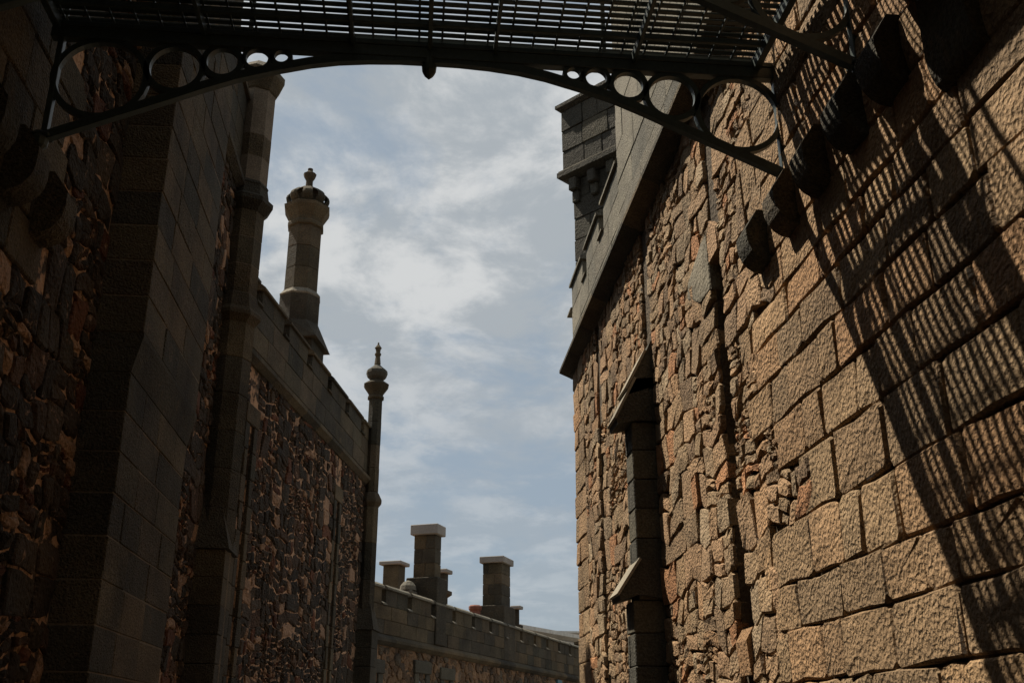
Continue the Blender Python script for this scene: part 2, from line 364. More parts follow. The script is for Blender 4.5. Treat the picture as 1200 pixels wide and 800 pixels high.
def squared(pc, fr, u0, u1, z0, z1, gap, seed, d=(.028, .052), back=-.05, bev=.012, bulge=.010, keep=None, jit=.012, scale=1.0, tm=1.0):
    """roughly squared rubble: uneven blocks split again and again, small packing stones between"""
    rng = random.Random(seed); ph = [rng.uniform(0, 6.28) for _ in range(6)]
    def warp(u, z):
        e = min(1, max(0, min(u-u0, u1-u)/.15)); e2 = min(1, max(0, min(z-z0, z1-z)/.15))
        du = .035*math.sin(4.1*z+2.3*u+ph[0])+.025*math.sin(9.7*z-5*u+ph[1])+.012*math.sin(23*z+ph[4])
        dz = .045*math.sin(3.3*u+ph[2])+.025*math.sin(8.3*u+4*z+ph[3])+.014*math.sin(19*u+ph[5])
        return u+du*e*e2, z+dz*e*e2
    cells = []
    def split(a, b_, c_, e, target):
        w, h = b_-a, e-c_
        if w*h < target or (w < .13 and h < .10): cells.append((a, b_, c_, e)); return
        if rng.random() < .22: target *= rng.choice((.35, .6, 1.8, 1.4))
        t = rng.uniform(.34, .66)
        if w > h*rng.uniform(1.15, 1.7): m = a+w*t; split(a, m, c_, e, target); split(m, b_, c_, e, target)
        else: m = c_+h*t; split(a, b_, c_, m, target); split(a, b_, m, e, target)
    z = z0
    while z < z1-.01:
        h = rng.uniform(.42, .75)*scale
        if z1-(z+h) < .25: h = z1-z
        u = u0
        while u < u1-.01:
            w = rng.uniform(.6, 1.3)*scale
            if u1-(u+w) < .3: w = u1-u
            split(u, u+w, z, z+h, tm*rng.choice((.055, .085, .12, .085, .16, .035))); u += w
        z += h
    for a, b_, c_, e in cells:
        w, h = b_-a, e-c_; g = gap*rng.uniform(.35, 1.3)/2; P = []
        base_ = [(a+g, c_+g), (b_-g, c_+g), (b_-g, e-g), (a+g, e-g)]
        for k in range(4):
            p, q = base_[k], base_[(k+1) % 4]; L_ = math.hypot(q[0]-p[0], q[1]-p[1]); tx, ty = (q[0]-p[0])/L_, (q[1]-p[1])/L_
            c1 = min(.05, L_*.28)*rng.uniform(.1, 1.0); c2 = min(.05, L_*.28)*rng.uniform(.1, 1.0)
            P.append((p[0]+tx*c1, p[1]+ty*c1)); P.append((q[0]-tx*c2, q[1]-ty*c2))
            if L_ > .22 and len(P) < 9 and k % 2 == 0: P.insert(-1, ((p[0]+q[0])/2, (p[1]+q[1])/2+rng.uniform(-.012, .012)))
        j = min(jit, min(w, h)*.08)
        P = [warp(x+rng.uniform(-j, j), y+rng.uniform(-j, j)) for x, y in P]
        cu = sum(p[0] for p in P)/len(P); cz = sum(p[1] for p in P)/len(P)
        if keep and not keep(cu, cz): continue
        pc.add(stone(fr, P, back, rng.uniform(*d), min(bev*rng.uniform(.6, 1.5), min(w, h)*.18), bulge*rng.uniform(-.6, 1.5)))
def rubble(pc, fr, u0, u1, z0, z1, sizes, asp, gap, seed, d=(.02, .07), back=-.05, bev=.02, bulge=.015, keep=None, mat=None, jit=.008):
    rng = random.Random(seed)
    for poly in power_cells(u0, u1, z0, z1, sizes, asp, gap, rng):
        q = rough_poly(poly, jit, rng)
        if not q: continue
        cu = sum(p[0] for p in q)/len(q); cz = sum(p[1] for p in q)/len(q)
        if keep and not keep(cu, cz): continue
        pc.add(stone(fr, q, back, rng.uniform(*d), bev*rng.uniform(.7, 1.4), bulge*rng.uniform(-.4, 1.6)), mat)
def ashlar(pc, fr, u0, u1, z0, z1, hr, wr, gap, seed, d=(.03, .04), back=-.05, bev=.008, mode='box', umax=None, keep=None, jit=.004, mat=None):
    rng = random.Random(seed); z = z0
    n = max(1, round((z1-z0)/((hr[0]+hr[1])/2))); hs = [rng.uniform(*hr) for _ in range(n)]; k = (z1-z0)/sum(hs); rows = []
    for h in hs:
        h *= k; ue = umax(z+h/2) if umax else u1; u = u0 - 0; rows.append((z, z+h, ue)); first = True
        while u < ue-0.02:
            w = rng.uniform(*wr)*(rng.uniform(.4, 1) if first else 1); first = False
            e = u+w
            if ue-e < wr[0]*.5: e = ue
            a, b_, c_, dd = u+gap/2, e-gap/2, z+gap/2, z+h-gap/2
            if not keep or keep((a+b_)/2, (c_+dd)/2):
                dp = rng.uniform(*d)
                if mode == 'box': pc.add(cbox(fr, a, b_, back, dp, c_, dd, bev, jit), mat)
                else:
                    hh = dd-c_; ww = b_-a; ck = min(.024, hh*.12)
                    q = [(a+ck, c_), (a+ww*rng.uniform(.4, .6), c_), (b_-ck, c_), (b_, c_+ck), (b_, dd-ck), (b_-ck, dd), (a+ww*rng.uniform(.4, .6), dd), (a+ck, dd), (a, dd-ck), (a, c_+ck)]
                    q = [(x+rng.uniform(-jit, jit), y+rng.uniform(-jit, jit)) for x, y in q]
                    pc.add(stone(fr, q, back, dp, bev*rng.uniform(.8, 1.5), rng.uniform(.0, .012), .011), mat)
            u = e
        z += h
    return rows
def sbox(name, fr, u0, u1, d0, d1, z0, z1, mat, parent, b=.01, kind=None):
    v, f = cbox(fr, u0, u1, d0, d1, z0, z1, b); return mesh_obj(name, v, f, mat, parent, parent['_o'] if parent else (0,0,0), kind)
def course_pieces(name, fr, prof, u0, u1, step, mat, parent, gap=.005):
    """string course / coping in separate stones"""
    u = u0; k = max(1, round((u1-u0)/step)); w = (u1-u0)/k
    for i in range(k):
        v, f = profile_u(fr, prof, u0+i*w+gap/2, u0+(i+1)*w-gap/2); mesh_obj(name, v, f, mat, parent, centre(v))
def part(name, parent, loc, label=None):
    o = bpy.data.objects.new(name, None); o.empty_display_size = .1; COL.objects.link(o); o.parent = parent
    po = Vector(parent['_o']); o.location = Vector(loc)-po; o['_o'] = tuple(loc)
    if label: o['label'] = label
    return o

def hull(name, V, mat, T):
    import bmesh
    bm = bmesh.new()
    for q in V: bm.verts.new(q)
    bmesh.ops.convex_hull(bm, input=bm.verts)
    bm.verts.ensure_lookup_table(); bm.verts.index_update()
    vs = [tuple(q.co) for q in bm.verts]; fs = [tuple(w.index for w in q.verts) for q in bm.faces]; bm.free()
    return mesh_obj(name, vs, fs, mat, T, centre(vs))

# ================================================================== SETTING
def ground_sheet():
    s = 1500; v = [(-s, -s, -.05), (s, -s, -.05), (s, s, -.05), (-s, s, -.05)]
    mesh_obj('ground', v, [(0, 1, 2, 3)], 'earth', None, (0,0,-.05), 'structure')
    n = 10; V = []; F = []
    v = [(-2.7, -10, 0), (2.6, -10, 0), (2.6, 16, 0), (6, 24, 0), (12, 50, 0), (9, 50, 0), (-1, 23.5, 0), (-2.7, 14, 0)]
    mesh_obj('pavement', v, [tuple(range(8))], 'ground', None, (0,0,0), 'structure')
ground_sheet()

def merlons(fr, T, u0, pitch, length, count, zs, z1, ztop, mat, pc, thick=.34, face=0.035, over=.045, skip=(), cmat=None):
    """parapet of blocks with merlons and copings; zs base, z1 crenel floor, ztop top of the coping"""
    cmat = cmat or mat
    for i in range(count):
        a = u0+i*pitch; b_ = a+length
        if i in skip: continue
        zc = ztop-.10; m = (z1+zc)/2
        for (p, q) in ((z1, zc),) if zc-z1 < .45 else ((z1, m), (m, zc)):
            k = 2 if length > .9 else 1
            for j in range(k):
                w = length/k; pc.add(cbox(fr, a+j*w+.003, a+(j+1)*w-.003, face-thick, face+random.uniform(-.004, .004), p+.003, q-.003, .008, .002), mat)
        prof = [(face-thick-over, zc), (face+over, zc), (face+over, zc+.045), (face-.02, zc+.10), (face-thick+.02, zc+.10), (face-thick-over, zc+.045)]
        v, f = profile_u(fr, prof, a-over, b_+over); mesh_obj('coping', v, f, cmat, T, centre(v))
        # crenel sill
        if length < pitch:
            prof = [(face-thick-over, z1), (face+over*.8, z1), (face+over*.8, z1+.03), (face-.02, z1+.07), (face-thick+.02, z1+.07), (face-thick-over, z1+.03)]
            v, f = profile_u(fr, prof, b_+.002, a+pitch-.002); mesh_obj('crenel_sill', v, f, cmat, T, centre(v))

# ================================================================== RIGHT BUILDING
RF = Frame((2.64, 0), 0, -1)
RB = thing('castle_building', (4.6, 6, 0), 'tall building on the right, sunlit brown rubble and pecked blocks under grey ashlar parapet', 'building', )
ST = 7.34   # soffit of the string course
# the body behind the facing, with two narrow chases
ch = [(7.95, 8.24, 2.36, 5.62), (13.80, 14.08, 0.0, 5.78)]
seg = [-9.0] + [x for c in ch for x in c[:2]] + [16.25]
body = []
body.append(cbox(RF, -9, 16.2, -4.5, -.30, 0, 12.3 if False else ST+.1, .01))
for i in range(0, len(seg), 2): body.append(cbox(RF, seg[i], seg[i+1], -.30, 0, 0, ST+.1, .004))
for c in ch:
    if c[2] > 0: body.append(cbox(RF, c[0], c[1], -.30, 0, 0, c[2], .004))
    body.append(cbox(RF, c[0], c[1], -.30, 0, c[3], ST+.1, .004))
v, f = join(body); mesh_obj('wall_core', v, f, 'mortar', RB, RB['_o'])
pcS = Pieces('stone', 'small_stone', RB, 'rubble', 295, 8); pcB = Pieces('block', 'far_block', RB, 'block', 295, 7)
rg = random.Random(5); cut_cache = {}
def edge_at(z):
    k = round(z*7); 
    if k not in cut_cache: cut_cache[k] = 7.05+rg.uniform(-.45, .5)+max(0, (z-3.4))*(.12)
    return min(cut_cache[k], 8.0)
rows = ashlar(pcB, RF, 2.2, 8.0, 0.9, ST-.02, (.25, .41), (.28, .80), .010, 21, (.038, .050), -.05, .012, 'stone', umax=lambda z: min(edge_at(z), 7.93), jit=.013)
ashlar(pcB, RF, -4.0, 2.2, 0.0, ST-.02, (.3, .36), (.5, .9), .014, 22, (.035, .055), -.05, .016, 'stone', jit=.006)
ashlar(pcB, RF, 2.2, 16.1, 0.0, 0.9, (.3, .36), (.5, .9), .014, 23, (.035, .055), -.05, .016, 'stone', jit=.006)
def not_ash(u, z):
    for a, b_, e in rows:
        if a <= z <= b_ and u < e-.14: return False
    return True
SZ = [(.22, .8), (.165, 1.6), (.115, 2.6), (.075, 4.0), (.045, 5.0)]
squared(pcS, RF, 6.4, 7.95, .9, ST-.02, .013, 31, keep=not_ash)
squared(pcS, RF, 8.24, 10.66, .9, ST-.02, .013, 32)
squared(pcS, RF, 10.98, 13.80, .9, ST-.02, .013, 33)
# far end: rubble with coursed quoins to the corner
qrows = ashlar(pcB, RF, 15.2, 16.25, .9, ST-.02, (.30, .40), (.5, .95), .012, 41, (.035, .05), -.25, .012, 'stone', jit=.004)
squared(pcS, RF, 14.08, 15.22, .9, ST-.02, .013, 34)
# chase details: hood stone and foot stone
hood = [(8.03, 5.60), (8.40, 5.26), (8.52, 5.30), (8.50, 5.52), (8.10, 5.98), (8.00, 5.90)]
v, f = stone(RF, [(7.92, 5.62), (8.22, 5.60), (8.26, 5.88), (8.14, 6.00), (7.95, 5.86)], -.05, .058, .012, .0, .008); mesh_obj('hood_stone', v, f, 'rubble', RB, centre(v))
v, f = stone(RF, [(8.22, 5.36), (8.58, 5.38), (8.98, 5.58), (8.94, 5.74), (8.45, 5.94), (8.24, 5.93)], -.05, .062, .014, .0, .010); mesh_obj('hood_stone', v, f, 'weath', RB, centre(v))
v, f = profile_u(RF, [(-.05, 2.05), (.06, 2.05), (.08, 2.30), (.02, 2.40), (-.05, 2.42)], 7.93, 8.20); mesh_obj('foot_stone', v, f, 'block', RB, centre(v))
# buttress
BT = part('buttress', RB, (2.4, 10.9, 0), 'stepped stone buttress with steep weathered tops')
pcBt = Pieces('block', 'far_block', BT, 'boxstone', 200, 6)  # darkened ashlar puts the buttress's shaded side into the colour
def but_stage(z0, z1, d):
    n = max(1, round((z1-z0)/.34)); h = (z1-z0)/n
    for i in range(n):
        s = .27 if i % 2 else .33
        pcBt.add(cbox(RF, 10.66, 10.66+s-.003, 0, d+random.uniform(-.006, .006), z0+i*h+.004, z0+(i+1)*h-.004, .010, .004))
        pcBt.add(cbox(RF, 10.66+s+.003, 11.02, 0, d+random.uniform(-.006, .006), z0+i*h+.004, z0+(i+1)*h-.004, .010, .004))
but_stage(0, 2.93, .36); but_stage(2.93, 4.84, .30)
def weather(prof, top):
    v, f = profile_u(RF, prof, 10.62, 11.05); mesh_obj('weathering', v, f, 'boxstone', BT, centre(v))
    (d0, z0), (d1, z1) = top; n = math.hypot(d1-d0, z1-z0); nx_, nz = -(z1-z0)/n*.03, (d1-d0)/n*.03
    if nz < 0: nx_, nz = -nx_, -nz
    v, f = profile_u(RF, [(d0, z0+.003), (d1, z1+.003), (d1+nx_, z1+nz), (d0+nx_, z0+nz)], 10.61, 11.06); mesh_obj('lit_slope_slab', v, f, 'smooth', BT, centre(v))  # pale slab paints the sunlit slope over the darkened body
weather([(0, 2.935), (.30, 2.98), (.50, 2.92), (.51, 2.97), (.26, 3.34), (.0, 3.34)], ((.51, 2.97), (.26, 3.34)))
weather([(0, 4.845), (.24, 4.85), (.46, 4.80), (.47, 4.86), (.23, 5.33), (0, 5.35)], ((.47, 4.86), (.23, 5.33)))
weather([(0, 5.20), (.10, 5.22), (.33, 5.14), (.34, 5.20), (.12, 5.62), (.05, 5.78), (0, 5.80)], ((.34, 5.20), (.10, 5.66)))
pcBt.build()
# string course
course_pieces('string_course', RF, [(-.05, ST-.04), (.04, ST-.04), (.07, ST-.02), (.25, ST+.06), (.25, ST+.11), (.02, ST+.26), (-.05, ST+.26)], 1.0, 16.40, 1.1, 'lblock', RB)  # dark stone puts the shade of the soffit into the colour
v, f = profile_u(RF, [(-.05, ST-.04), (.04, ST-.04), (.07, ST-.02), (.25, ST+.06), (.25, ST+.11), (.02, ST+.26), (-.05, ST+.26)], -9, .99); mesh_obj('string_course', v, f, 'lblock', RB, centre(v))
# parapet of grey ashlar: crenellated far end, taller block nearer
pcP = Pieces('parapet_block', 'far_parapet_block', RB, 'parapet', 200, 8)
z1r = ST+.262
ashlar(pcP, RF, 12.05, 16.22, z1r, 8.50, (.34, .42), (.6, 1.1), .006, 51, (.03, .036), -.35, .008)
merlons(RF, RB, 12.06, 1.50, 1.12, 3, z1r, 8.50, 9.02, 'parapet', pcP, thick=.38)
ashlar(pcP, RF, 3.0, 12.05, z1r, 12.2, (.42, .55), (.7, 1.3), .006, 52, (.034, .042), -.35, .008)
sbox('parapet_core', RF, -9, 12.03, -.9, .0, ST+.1, 12.15, 'parapet', RB)
sbox('parapet_core', RF, 12.0, 16.15, -.30, .0, ST+.1, 8.48, 'parapet', RB)
pcP.build()
# corbels that carry the footbridge
def corbel(fr, T, u0, u1, zb, zt, p, mat):
    prof = [(-.05, zb), (.02, zb)]
    for k in range(0, 6): a = R(k*18); prof.append((.04+(p-.04)*math.sin(a), zb+.22*(1-math.cos(a))))
    prof += [(p, zt-.16), (p*.55, zt), (-.05, zt)]
    v, f = profile_u(fr, prof, u0, u1); return mesh_obj('corbel', v, f, mat, T, centre(v))
for u0, u1 in ((6.74, 6.98), (6.13, 6.36), (5.56, 5.79), (5.00, 5.24), (4.46, 4.72), (3.74, 4.14)):
    corbel(RF, RB, u0, u1, 4.93 if u0 > 4 else 4.62, 5.36, .215 if u0 > 4 else .13, 'lblock')  # darker stone than the wall, so the corbels carry their shade in colour
for pc in (pcS, pcB): pc.build()

v, f = cbox(RF, 3.62, 4.40, -.05, .50, 5.42, 5.62, .02); mesh_obj('shade_slab', v, f, 'lblock', RB, centre(v))  # added to throw shade on the near corbels
# corner turret (box on corbels over a square shaft)
CT = thing('corner_turret', (3.2, 15.7, 7.5), 'grey stone corner turret set diagonally, its box top on corbels above the right wall', 'turret')
TF = Frame((3.36, 14.66), -40.3, -1)      # the face that looks down the lane
v, f = cbox(TF, .16, 1.26, -1.2, -.15, 7.4, 12.2, .01); mesh_obj('turret_core', v, f, 'ljoint', CT, CT['_o'])
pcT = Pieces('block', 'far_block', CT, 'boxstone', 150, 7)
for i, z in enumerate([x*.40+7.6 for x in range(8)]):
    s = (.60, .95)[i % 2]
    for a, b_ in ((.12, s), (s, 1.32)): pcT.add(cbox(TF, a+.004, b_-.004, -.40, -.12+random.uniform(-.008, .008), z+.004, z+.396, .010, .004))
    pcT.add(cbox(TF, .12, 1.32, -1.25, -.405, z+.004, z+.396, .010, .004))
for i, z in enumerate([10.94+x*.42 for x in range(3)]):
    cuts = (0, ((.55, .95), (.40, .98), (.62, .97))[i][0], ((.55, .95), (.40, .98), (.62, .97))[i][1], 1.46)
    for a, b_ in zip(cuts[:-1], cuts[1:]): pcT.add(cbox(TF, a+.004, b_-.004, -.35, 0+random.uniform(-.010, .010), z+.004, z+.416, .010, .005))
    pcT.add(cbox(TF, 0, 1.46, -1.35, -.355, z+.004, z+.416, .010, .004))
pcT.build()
def ring4(name, fr, u0, u1, d0, d1, z0, z1, o0, o1, mat, T):
    V = []
    for (o, z) in ((o0, z0), (o1, (z0*.55+z1*.45)), (o1, z1)):
        V += [fr.p(u0-o, d1+o, z), fr.p(u1+o, d1+o, z), fr.p(u1+o, d0-o, z), fr.p(u0-o, d0-o, z)]
    F = [(3, 2, 1, 0), (8, 9, 10, 11)]
    for a in (0, 4):
        for k in range(4): F.append((a+k, a+(k+1) % 4, a+4+(k+1) % 4, a+4+k))
    return mesh_obj(name, V, F, mat, T, centre(V))
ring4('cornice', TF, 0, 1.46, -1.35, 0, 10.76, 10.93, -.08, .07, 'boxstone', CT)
ring4('lit_cornice_lip', TF, 0, 1.46, -1.35, 0, 10.932, 10.965, .07, .05, 'smooth', CT)  # sunlit upper edge of the cornice painted as a pale strip
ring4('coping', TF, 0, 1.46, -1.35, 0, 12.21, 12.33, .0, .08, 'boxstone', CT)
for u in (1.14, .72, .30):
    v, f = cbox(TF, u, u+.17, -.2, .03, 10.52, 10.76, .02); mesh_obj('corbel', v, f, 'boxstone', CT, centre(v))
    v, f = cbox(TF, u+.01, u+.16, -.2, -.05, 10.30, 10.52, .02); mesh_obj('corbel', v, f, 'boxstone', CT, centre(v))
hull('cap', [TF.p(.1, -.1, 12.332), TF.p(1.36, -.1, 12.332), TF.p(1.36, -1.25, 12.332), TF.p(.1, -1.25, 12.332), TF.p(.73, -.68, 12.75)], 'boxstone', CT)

# ================================================================== LEFT NEAR BUILDING
LF = Frame((-2.79, 0), 0, 1)
LB = thing('castle_building', (-5, 7, 0), 'dark shaded building at left with patchy pink mortar and a broad ashlar buttress', 'building')
v, f = join([cbox(LF, -9, 13.9, -4.5, -.004, 0, 9.3, .004), cbox(LF, -9, 10.9, -4.5, -.004, 9.302, 10.8, .004)]); mesh_obj('wall_core', v, f, 'lmortar', LB, LB['_o'])
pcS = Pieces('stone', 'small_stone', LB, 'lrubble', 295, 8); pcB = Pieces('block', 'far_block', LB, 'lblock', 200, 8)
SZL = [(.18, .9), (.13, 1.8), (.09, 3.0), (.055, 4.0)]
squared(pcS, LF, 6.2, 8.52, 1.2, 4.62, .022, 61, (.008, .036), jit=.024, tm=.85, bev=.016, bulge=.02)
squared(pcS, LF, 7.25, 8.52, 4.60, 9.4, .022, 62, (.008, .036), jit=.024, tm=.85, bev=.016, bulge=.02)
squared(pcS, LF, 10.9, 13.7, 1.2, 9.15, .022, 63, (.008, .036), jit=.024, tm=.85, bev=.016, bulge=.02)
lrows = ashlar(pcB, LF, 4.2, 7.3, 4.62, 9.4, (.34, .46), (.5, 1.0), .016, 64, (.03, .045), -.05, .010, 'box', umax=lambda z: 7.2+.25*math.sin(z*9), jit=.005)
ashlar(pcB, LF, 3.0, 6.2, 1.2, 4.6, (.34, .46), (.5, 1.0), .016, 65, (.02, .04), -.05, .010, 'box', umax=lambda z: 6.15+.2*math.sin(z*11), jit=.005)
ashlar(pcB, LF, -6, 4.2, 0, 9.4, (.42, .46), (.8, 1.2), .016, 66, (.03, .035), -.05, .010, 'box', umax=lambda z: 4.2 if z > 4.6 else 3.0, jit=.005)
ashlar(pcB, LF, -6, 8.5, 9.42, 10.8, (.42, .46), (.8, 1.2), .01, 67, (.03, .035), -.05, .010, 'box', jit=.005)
# far parapet between the buttress and the turret
ashlar(pcB, LF, 10.9, 13.8, 9.42, 10.72, (.40, .46), (.7, 1.0), .008, 68, (.02, .03), -.30, .008, 'box')
course_pieces('string_course', LF, [(-.05, 9.16), (.03, 9.16), (.13, 9.24), (.13, 9.31), (.02, 9.42), (-.05, 9.42)], 10.90, 13.72, .95, 'lblock', LB)
course_pieces('coping', LF, [(-.34, 10.72), (.08, 10.72), (.08, 10.78), (.0, 10.86), (-.34, 10.86)], 10.90, 13.72, .95, 'lblock', LB)
for u0, u1 in ((6.74, 6.98), (6.13, 6.36), (5.56, 5.79), (5.00, 5.24), (4.46, 4.72), (3.74, 4.14)):
    corbel(LF, LB, u0, u1, 4.90, 5.40, .25, 'lblock')
for pc in (pcS, pcB): pc.build()
LBt = part('buttress', LB, (-2.5, 9.7, 0), 'broad dark ashlar buttress with pale mortar joints')
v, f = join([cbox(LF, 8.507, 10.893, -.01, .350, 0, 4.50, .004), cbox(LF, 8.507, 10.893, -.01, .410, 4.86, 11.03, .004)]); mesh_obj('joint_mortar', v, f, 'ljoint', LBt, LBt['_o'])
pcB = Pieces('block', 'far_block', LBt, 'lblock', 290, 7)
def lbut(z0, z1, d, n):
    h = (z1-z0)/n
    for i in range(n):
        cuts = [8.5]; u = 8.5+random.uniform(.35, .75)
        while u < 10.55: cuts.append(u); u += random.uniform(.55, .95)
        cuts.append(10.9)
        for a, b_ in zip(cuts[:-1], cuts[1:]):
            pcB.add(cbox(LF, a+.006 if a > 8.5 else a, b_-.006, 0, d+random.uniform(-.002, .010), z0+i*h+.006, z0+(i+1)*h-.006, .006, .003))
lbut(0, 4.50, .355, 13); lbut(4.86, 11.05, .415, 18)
v, f = profile_u(LF, [(0, 4.503), (.36, 4.503), (.425, 4.82), (.425, 4.857), (0, 4.857)], 8.5, 10.9); mesh_obj('corbel_course', v, f, 'lblock', LBt, centre(v))
pcB.build()

# ------------------------------------------------------------------ octagonal turret at the corner
def octa_turret(T, c, r, z0, z1, step, mat, a0=0.0, n=8, minr=None):
    z = z0; k = max(1, round((z1-z0)/step)); h = (z1-z0)/k
    for i in range(k):
        a, b_ = z0+i*h+.003, z0+(i+1)*h-.003; e = .007; q = r+random.uniform(-.003, .003)
        v, f = lathe(c, [(q-e, a), (q, a+e), (q, b_-e), (q-e, b_)], n, a0); mesh_obj('drum', v, f, mat, T, centre(v))
def ringstone(T, c, prof, mat, name='moulding', n=8, a0=0.0):
    v, f = lathe(c, prof, n, a0); return mesh_obj(name, v, f, mat, T, centre(v))
OT = thing('octagonal_turret', (-2.66, 13.95, 0), 'slender octagonal corner turret with ring mouldings, cut at the top by the iron footbridge', 'turret')
c = (-2.66, 13.95)
TFB = Frame((-2.79, 13.60), 0, 1)
v, f = lathe(c, [(.28, .02), (.28, 11.0)], 8); mesh_obj('turret_core', v, f, 'ljoint', OT, OT['_o'])
pcB = Pieces('base_block', 'far_block', OT, 'lblock', 100, 6)
for i in range(11):
    pcB.add(cbox(TFB, 0.002, .68, 0, .40+random.uniform(-.004, .004), i*.352+.003, (i+1)*.352-.003, .008, .003))
pcB.build()
# weathering: pyramid slope from the square base to the octagon
V = [TFB.p(-.03, 0, 3.88), TFB.p(-.03, .44, 3.88), TFB.p(.72, .44, 3.88), TFB.p(.72, 0, 3.88), TFB.p(.12, 0, 4.75), TFB.p(.16, .20, 4.75), TFB.p(.5, .20, 4.75), TFB.p(.5, 0, 4.75)]
mesh_obj('weathering', V, [(0, 1, 5, 4), (1, 2, 6, 5), (2, 3, 7, 6), (0, 3, 2, 1), (4, 5, 6, 7)], 'lblock', OT, centre(V))
octa_turret(OT, c, .30, 3.9, 7.08, .53, 'lblock')
ringstone(OT, c, [(.28, 7.06), (.30, 7.08), (.38, 7.18), (.38, 7.24), (.34, 7.30), (.30, 7.52), (.28, 7.54)], 'lblock')
octa_turret(OT, c, .285, 7.54, 8.86, .44, 'lblock')
ringstone(OT, c, [(.28, 8.85), (.30, 8.87), (.40, 8.99), (.40, 9.06), (.33, 9.12), (.30, 9.28), (.31, 9.31), (.28, 9.36)], 'lblock')
octa_turret(OT, c, .28, 9.36, 10.95, .40, 'lblock')
ringstone(OT, c, [(.28, 10.95), (.30, 10.97), (.33, 11.05), (.40, 11.20), (.40, 11.30), (.34, 11.36), (.20, 11.5), (.02, 11.55)], 'lblock')

# ================================================================== UNSEEN LIGHT BLOCKER ADDED BEHIND THE CAMERA
GF = Frame((-2.79, 0.45), 90, -1)
GH = thing('light_blocker', (0, -2, 0), 'unseen ashlar gatehouse with the open archway from which the lane is seen', 'building')
segs = [cbox(GF, -4, .80, -5, 0, 0, 17, .02), cbox(GF, 4.90, 10, -5, 0, 0, 17, .02)]
ar = [(.80, 17), (.80, 3.2)] + [(2.85-2.05*math.cos(math.pi*k/14), 3.2+1.6*math.sin(math.pi*k/14)) for k in range(1, 14)] + [(4.90, 3.2), (4.90, 17)]
segs.append(prism(GF, list(reversed(ar)), -5, 0))
v, f = join(segs); mesh_obj('wall', v, f, 'lblock', GH, GH['_o'])
ring = [(2.85-k2*math.cos(math.pi*k/14), 3.2+(k2-.45)*math.sin(math.pi*k/14)) for k2 in (2.05, 2.40) for k in range(15)]
for k in range(14):
    q = [ring[k], ring[k+1], ring[15+k+1], ring[15+k]]
    v, f = prism(GF, q, -.2, .05); mesh_obj('voussoir', v, f, 'lblock', GH, centre(v))

# ================================================================== SECOND WING (left, turning right)
H2 = 10.4
P2 = (-2.70, 14.0); F2 = Frame((P2[0]-.04*math.cos(R(H2)), P2[1]+.04*math.sin(R(H2))), H2, 1)
WB = thing('castle_building', (-4.5, 18.5, 0), 'rubble wing with pale pink mortar patches and battlements between the two octagonal turrets', 'building')
ch2 = [(1.16, 1.36), (6.50, 6.72)]
seg = [.12] + [x for c_ in ch2 for x in c_] + [9.15]
body = [cbox(F2, .12, 9.15, -4.0, -.25, 0, 7.05, .004)]
for i in range(0, len(seg), 2): body.append(cbox(F2, seg[i], seg[i+1], -.25, 0, 0, 7.05, .004))
for a, b_ in ch2: body.append(cbox(F2, a, b_, -.25, 0, 5.8, 7.05, .004))
v, f = join(body); mesh_obj('wall_core', v, f, 'lmortar', WB, WB['_o'])
pcS = Pieces('stone', 'small_stone', WB, 'lrubble', 295, 6.5); pcB = Pieces('jamb_block', 'far_block', WB, 'lblock', 200, 5)
SZ2 = [(.18, .9), (.13, 1.8), (.09, 3.0), (.055, 4.0)]
for k, (a, b_) in enumerate(((.3, 1.05), (1.52, 6.38), (6.83, 9.0))):
    squared(pcS, F2, a, b_, 1.2, 7.0, .022, 70+k, (.008, .036), jit=.024, tm=.80, bev=.016, bulge=.02)
for a, b_ in ch2:
    z = 1.2; i = 0
    while z < 5.75:
        h = .40; w1, w2 = ((.14, .20), (.20, .14))[i % 2]
        pcB.add(cbox(F2, a-w1, a-.002, -.1, .05, z+.006, z+h-.006, .008, .003)); pcB.add(cbox(F2, b_+.002, b_+w2, -.1, .05, z+.006, z+h-.006, .008, .003)); z += h; i += 1
    v, f = cbox(F2, a-.2, b_+.2, -.1, .055, z+.004, z+.30, .01); mesh_obj('lintel', v, f, 'lblock', WB, centre(v))
pcB.build(); pcS.build()
course_pieces('string_course', F2, [(-.05, 6.90), (.04, 6.90), (.13, 6.98), (.13, 7.05), (.02, 7.16), (-.05, 7.16)], .2, 9.1, .9, 'lblock', WB)
pcP = Pieces('parapet_block', 'far_parapet_block', WB, 'lblock', 200, 6)
ashlar(pcP, F2, .2, 9.1, 7.165, 7.90, (.35, .38), (.6, 1.1), .006, 75, (.03, .036), -.32, .008)
merlons(F2, WB, -.25, 1.46, 1.16, 7, 7.16, 7.90, 8.30, 'lblock', pcP, thick=.34)
pcP.build()
# octagonal chimney behind the parapet
_lathe, _cb = lathe, cbox
CH = part('octagonal_chimney', WB, (-2.42, 19.25, 8), 'tall octagonal stone chimney with a crown shaped top')
KS = 1.10; c = (-2.20*KS, 17.5*KS); A8 = R(22.5+4)
FC = Frame((c[0], c[1]), H2, 1)
zs = lambda z: 1.6+(z-1.6)*KS
def lathe(c, prof, n=8, a0=0.0, cap=True): return _lathe(c, [(r*KS, zs(z)) for r, z in prof], n, a0, cap)
v, f = cbox(FC, -.44, .44, -.44, .44, 6.9, zs(8.15), .02); mesh_obj('base', v, f, 'lblock', CH, centre(v))
V = [FC.p(-.54, .54, zs(8.15)), FC.p(.54, .54, zs(8.15)), FC.p(.54, -.54, zs(8.15)), FC.p(-.54, -.54, zs(8.15))]
VV = V + [(c[0]+.41*math.cos(A8+2*math.pi*k/8), c[1]+.41*math.sin(A8+2*math.pi*k/8), zs(8.55)) for k in range(8)]
hull('weathering', VV, 'lblock', CH)
